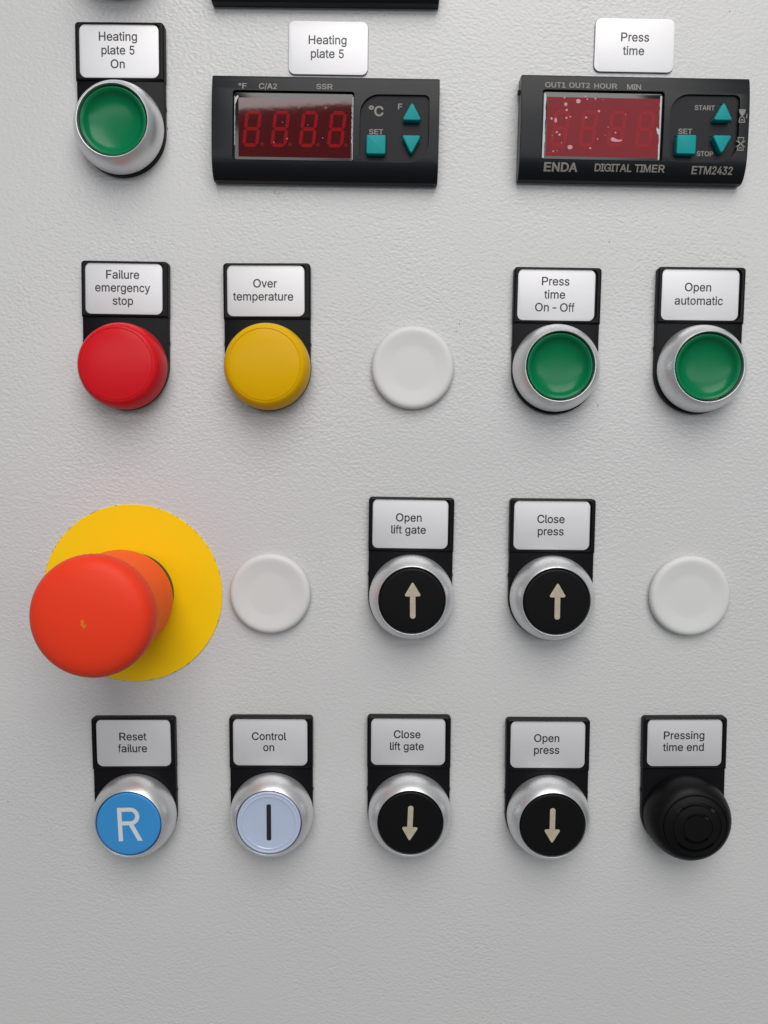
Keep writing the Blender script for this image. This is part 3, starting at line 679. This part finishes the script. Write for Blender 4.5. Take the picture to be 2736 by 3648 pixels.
# ---------------------------------------------------------------- digital controllers
HX = 38.3
def zs(x, y):
    u = abs(y) / 18.0
    return 6.9 - 1.5 * u ** 2.6 if y > 0 else 6.9 - 3.2 * (abs(y) / 16.2) ** 5
PADR = [3, 7, 1.8, 6.6]                                # BL, BR, TR, TL
PAD = [(11.6, -10.3), (34.95, -10.3), (34.95, 11.95), (11.6, 11.95)]
DISP = rect(40.9, 22.9, -10.75, 1.2)
KEYS = {'set': ([(14.0, -8.05), (20.4, -8.05), (20.4, -1.85), (14.0, -1.85)], [.6] * 4),
        'up': ([(25.75, 3.05), (32.3, 3.05), (29.05, 9.1)], [.55] * 3),
        'down': ([(32.35, -1.8), (25.75, -1.8), (29.05, -8.0)], [.55] * 3)}
def housing():
    prof = [(-16.0, .05), (-16.3, 1.6), (-16.3, 2.4)]
    for k in range(0, 35):
        y = -16.1 + 33.7 * k / 34
        prof.append((y, zs(0, y) - (.2 if k in (0, 34) else 0)))
    prof += [(18.05, 3.4), (18.0, .05)]
    mb = MB()
    xs = [(-HX, .22), (-HX + .12, .06), (-HX + .45, 0), (HX - .45, 0), (HX - .12, .06), (HX, .22)]
    n = len(prof); o = 0
    for x, d in xs:
        for (y, z) in prof: mb.v.append((x, y * (1 - d / 18), z - (d if z > 1 else 0)))
    for k in range(len(xs) - 1):
        for i in range(n):
            j = (i + 1) % n
            mb.f.append((k * n + i, k * n + j, (k + 1) * n + j, (k + 1) * n + i))
    mb.f.append(tuple(range(n))[::-1]); mb.f.append(tuple((len(xs) - 1) * n + i for i in range(n)))
    cut = [MB().loft([at(poly_round(DISP, .9), 4.9), at(poly_round(DISP, .9), 9)]),
           MB().loft([at(poly_round(PAD, PADR, 12), 5.2), at(poly_round(PAD, PADR, 12), 9)])]
    me = boolean(mb, cut)
    me.shade_smooth(); me.set_sharp_from_angle(angle=math.radians(22))
    return me
def pad_mesh():
    P = inset(PAD, .08); z1 = 5.6
    mb = MB().loft([at(poly_round(P, PADR, 12), 5.22), at(poly_round(P, PADR, 12), z1)])
    cs = []
    for q, rr in KEYS.values():
        q2 = inset(q, -.4); cs.append(MB().loft([at(poly_round(q2, .5), 5.3), at(poly_round(q2, .5), 8)]))
    return boolean(mb, cs)
def seg_digit(x, y):
    """slanted seven segment figure, all segments visible but unlit; x,y = lower left"""
    mb = MB(); Wd, H, T = 4.35, 10.7, 1.15; sl = math.tan(math.radians(6.5)); g = .12
    def P(pts): mb.poly([(x + a + b * sl, y + b) for a, b in pts], 0)
    h = T / 2
    def hor(cy): P([(g, cy), (h + g, cy - h), (Wd - h - g, cy - h), (Wd - g, cy), (Wd - h - g, cy + h), (h + g, cy + h)])
    def ver(cx, y0, y1): P([(cx, y0 + g), (cx + h, y0 + h + g), (cx + h, y1 - h - g), (cx, y1 - g), (cx - h, y1 - h - g), (cx - h, y0 + h + g)])
    for cy in (0, H / 2, H): hor(cy)
    for cx in (0, Wd):
        ver(cx, 0, H / 2); ver(cx, H / 2, H)
    return mb
def dot(x, y, r=.55, e=1.0, n=12, z=0, a=0):
    mb = MB(); pts = []
    for k in range(n):
        t = 2 * math.pi * k / n; u, v = r * math.cos(t), r * e * math.sin(t)
        pts.append((x + u * math.cos(a) - v * math.sin(a), y + u * math.sin(a) + v * math.cos(a)))
    return mb.poly(pts, z)

def controller(x, y, rot, label, group, kind):
    t = thing('digital_controller', label, 'controller', x, y, rot, group)
    part('housing', housing, 'housing', t, None, 'housing')
    ZW = 5.55
    w = part('display_window', lambda: slab(inset(DISP, .42), .9, 4.92, ZW, .1, seg=6), 'window_black', t, 30, 'dispw')
    red = rect(38.1, 19.3, -10.35, .85)
    hz = kind == 'timer'
    part('red_filter', lambda: MB().loft([at(poly_round(red, .3), ZW - .05), at(poly_round(red, .3), ZW + .03)], cap0=False),
         'hazy_window' if hz else 'red_window', w)
    for k in range(4):
        part('digit', lambda: seg_digit(0, 0), 'hazy_segment' if hz else 'segment', w, key='digit' + kind, loc=(-27.6 + 9.55 * k, -4.95 + .06 * k, ZW + .045))
        if not hz: part('decimal_point', lambda: dot(0, 0, .62), 'dot', w, key='dp', loc=(-21.3 + 9.4 * k, -4.7 + .08 * k, ZW + .045))
    if not hz:
        for k in range(3): part('decimal_point', lambda: dot(0, 0, .55), 'dot', w, key='dp2', loc=(-18.2 + 9.1 * k, 7.6, ZW + .045))
    # clear film lifting at the window edges
    rnd = random.Random(4 if hz else 9)
    def strip(x0, x1, ylo, yhi, amp):
        mb = MB(); n = 26
        for k in range(n):
            ya = ylo + (yhi - ylo) * k / n; yb = ylo + (yhi - ylo) * (k + 1) / n
            if k == 0: strip.p = x1
            q = x1 + rnd.uniform(-amp, amp)
            mb.poly([(x0, ya), (strip.p, ya), (q, yb), (x0, yb)] if x1 > x0 else [(strip.p, ya), (x0, ya), (x0, yb), (q, yb)], ZW + .06)
            strip.p = q
        return mb
    if hz:
        part('film_edge', strip(-30.55, -29.9, -9.4, 11.6, .14), 'film', w)
        part('film_edge', strip(9.1, 8.55, -9.3, 11.5, .12), 'film', w)
        S = 936 / 1659 / 10.05 * 1.0
        B = [(375, 612, 7), (462, 632, 17), (385, 655, 12), (392, 692, 9), (392, 744, 8), (416, 735, 6), (300, 752, 9), (326, 762, 10, 1.8), (514, 737, 8), (592, 692, 9), (567, 611, 7),
             (335, 840, 8), (353, 856, 9), (700, 829, 6), (653, 795, 4), (590, 875, 5), (547, 938, 8), (421, 936, 19, .85), (308, 863, 3), (367, 909, 4), (318, 967, 6), (612, 615, 3), (637, 849, 3), (505, 600, 7), (517, 616, 6), (758, 706, 3), (341, 962, 3)]
        for b in B:
            X = -28.45 + (b[0] - 288) * 38.15 / 702 ; Y = 10.57 - (b[1] - 603) * 18.67 / 377 - (b[0] - 600) * .0009
            part('bubble', dot(0, 0, b[2] * .044, b[3] if len(b) > 3 else rnd.uniform(.85, 1.15), 14), 'bubble', w, loc=(X, Y, ZW + .07))
        bl = [(-1.9, -.5), (-1.7, -.75), (-.4, -1.0), (.9, -.95), (1.8, -.55), (1.9, -.2), (.9, -.3), (0, -.15), (-1.0, .45), (-1.7, .4), (-2.0, 0)]
        part('bubble', MB().poly(bl, 0), 'bubble', w, loc=(-5.6, -2.75, ZW + .07))
        part('bubble', MB().poly([(-.5, 1.4), (-.65, .6), (-.2, -.8), (.5, -1.3), (.75, -.7), (.3, .6)], 0), 'film', w, loc=(8.3, -.1, ZW + .08))
    else:
        part('film_edge', strip(-30.75, -30.55, -5, 11.0, .08), 'film', w)
        part('film_edge', MB().poly([(-30.75, 8.0), (-30.35, 8.6), (-29.9, 9.8), (-29.3, 10.9), (-29.7, 11.2), (-30.4, 10.6), (-30.75, 9.6)], ZW + .07), 'film', w)
        part('film_edge', strip(9.35, 9.12, -9.3, 11.2, .07), 'film', w)
        part('film_edge', strip(9.0, 8.86, -4, 8, .1), 'film', w)
        for X, Y, r in [(-17.2, 10.2, .13), (-14.5, 2.6, .14), (-6.0, 1.9, .12), (-12.9, -2.7, .2), (-17.4, -4, .2), (-.9, -2.3, .16), (-9, 5, .4)][:6]:
            part('speck', dot(0, 0, r, 1, 8), 'bubble', w, loc=(X, Y, ZW + .07))
    # keypad
    k_ = part('keypad', pad_mesh, 'pad', t, None, 'pad')
    for nm, key in (('square_key', 'set'), ('arrow_key', 'up'), ('arrow_key', 'down')):
        q, rr = KEYS[key]
        part(nm, lambda: slab(q, rr, 5.3, 8.0, .32, seg=4), 'teal', t, 40, 'key' + key)
    # printing
    mb = MB()
    f = lambda X, Y: zs(X, Y)
    def T(s, x0, x1, base, cap, bold=17): text(mb, s, (x0 + x1) / 2, base, .12, cap=cap, bold=bold, width=(x1 - x0) * 1.02, zf=f)
    if kind == 'temp':
        T('°F', -29.4, -26.5, 13.1, 1.8); T('C/A2', -22.5, -16.3, 13.1, 1.85); T('SSR', -3.2, 2.3, 13.3, 1.75)
    elif kind == 'timer':
        T('OUT1', -30.5, -23.6, 13.25, 1.75); T('OUT2', -22.5, -15.4, 13.25, 1.75); T('HOUR', -14.1, -6.4, 13.2, 1.7); T('MIN', -3.1, 1.8, 13.05, 1.75)
        T('ENDA', -30, -18.7, -13.75, 2.5, 24); T('DIGITAL TIMER', -12.7, 10.7, -13.5, 2.15); T('ETM2432', 20.0, 33.9, -13.75, 2.25)
        def hour(cx, cy, crossed):
            st = lambda pts, w=.32: [mb.v.append((a, b, zs(a, b) + .035 + q)) for a, b, q in pts]
            m2 = MB(); z = .035; Wh, Hh = 1.1, 2.05
            m2.stroke([(cx - Wh, cy + Hh), (cx + Wh, cy + Hh)], .3, z); m2.stroke([(cx - Wh, cy - Hh), (cx + Wh, cy - Hh)], .3, z + .002)
            if not crossed:
                m2.poly([(cx - .12, cy + .1), (cx + .12, cy + .1), (cx + 1.0, cy + Hh - .25), (cx - 1.0, cy + Hh - .25)], z + .012)
            m2.stroke([(cx - .95, cy + Hh - .1), (cx - .8, cy + 1.0), (cx - .1, cy + .1), (cx - .1, cy - .1), (cx - .85, cy - .9), (cx - .95, cy - Hh + .1)], .24, z + .014)
            m2.stroke([(cx + .95, cy + Hh - .1), (cx + .8, cy + 1.0), (cx + .1, cy + .1), (cx + .1, cy - .1), (cx + .85, cy - .9), (cx + .95, cy - Hh + .1)], .24, z + .030)
            m2.stroke([(cx - .5, cy - 1.5), (cx, cy - 1.15), (cx + .5, cy - 1.5)], .3, z + .045)
            if crossed:
                m2.stroke([(cx - 1.5, cy - 1.0), (cx + 1.5, cy + 1.0)], .26, z + .055); m2.stroke([(cx - 1.5, cy + 1.0), (cx + 1.5, cy - 1.0)], .26, z + .06)
            else:
                m2.stroke([(cx + 1.55, cy + .7), (cx + 1.55, cy - .7), (cx + 1.3, cy - .3)], .24, z + .055)
            o = len(mb.v)
            mb.v += [(a, b, c + zs(a, b)) for a, b, c in m2.v]; mb.f += [tuple(o + i for i in q) for q in m2.f]
        hour(35.75, 5.0, False); hour(35.7, -4.1, True)
    if mb.v: part('lettering', mb, 'grey_ink', t)
    mb = MB(); f = None
    ZP = 5.64
    def T2(s, x0, x1, base, cap, bold=17): text(mb, s, (x0 + x1) / 2, base, ZP, cap=cap, bold=bold, width=(x1 - x0) * 1.02)
    if kind == 'timer':
        T2('START', 20.2, 26.9, 7.15, 1.5); T2('SET', 15.0, 19.7, -.7, 1.65); T2('STOP', 21.6, 27.2, -7.8, 1.5)
    else:
        T2('°', 14.4, 16.4, 5.75, 2.7, 20); T2('C', 16.3, 19.6, 5.2, 3.1, 20); T2('F', 24.2, 25.9, 7.45, 1.8); T2('SET', 14.7, 19.5, -.8, 1.6)
    part('lettering', mb, 'grey_ink', k_)
    if hz: part('moulding_nib', lambda: MB().box(-38.9, 12.6, 1.2, -38.25, 13.9, 2.6), 'black', t)
    return t

G_ = 'digital controllers'
controller(-29.9, 119.0, -.8, "black controller with dark red display and °C sign under the 'Heating plate 5' sticker", G_, 'temp')
controller(74.1, 119.25, -1.0, "black digital timer with hazy bubbled red display under the 'Press time' sticker", G_, 'timer')
controller(-29.9, 177.6, -.5, 'black controller of which only the lower edge shows at the top', G_, 'upper')
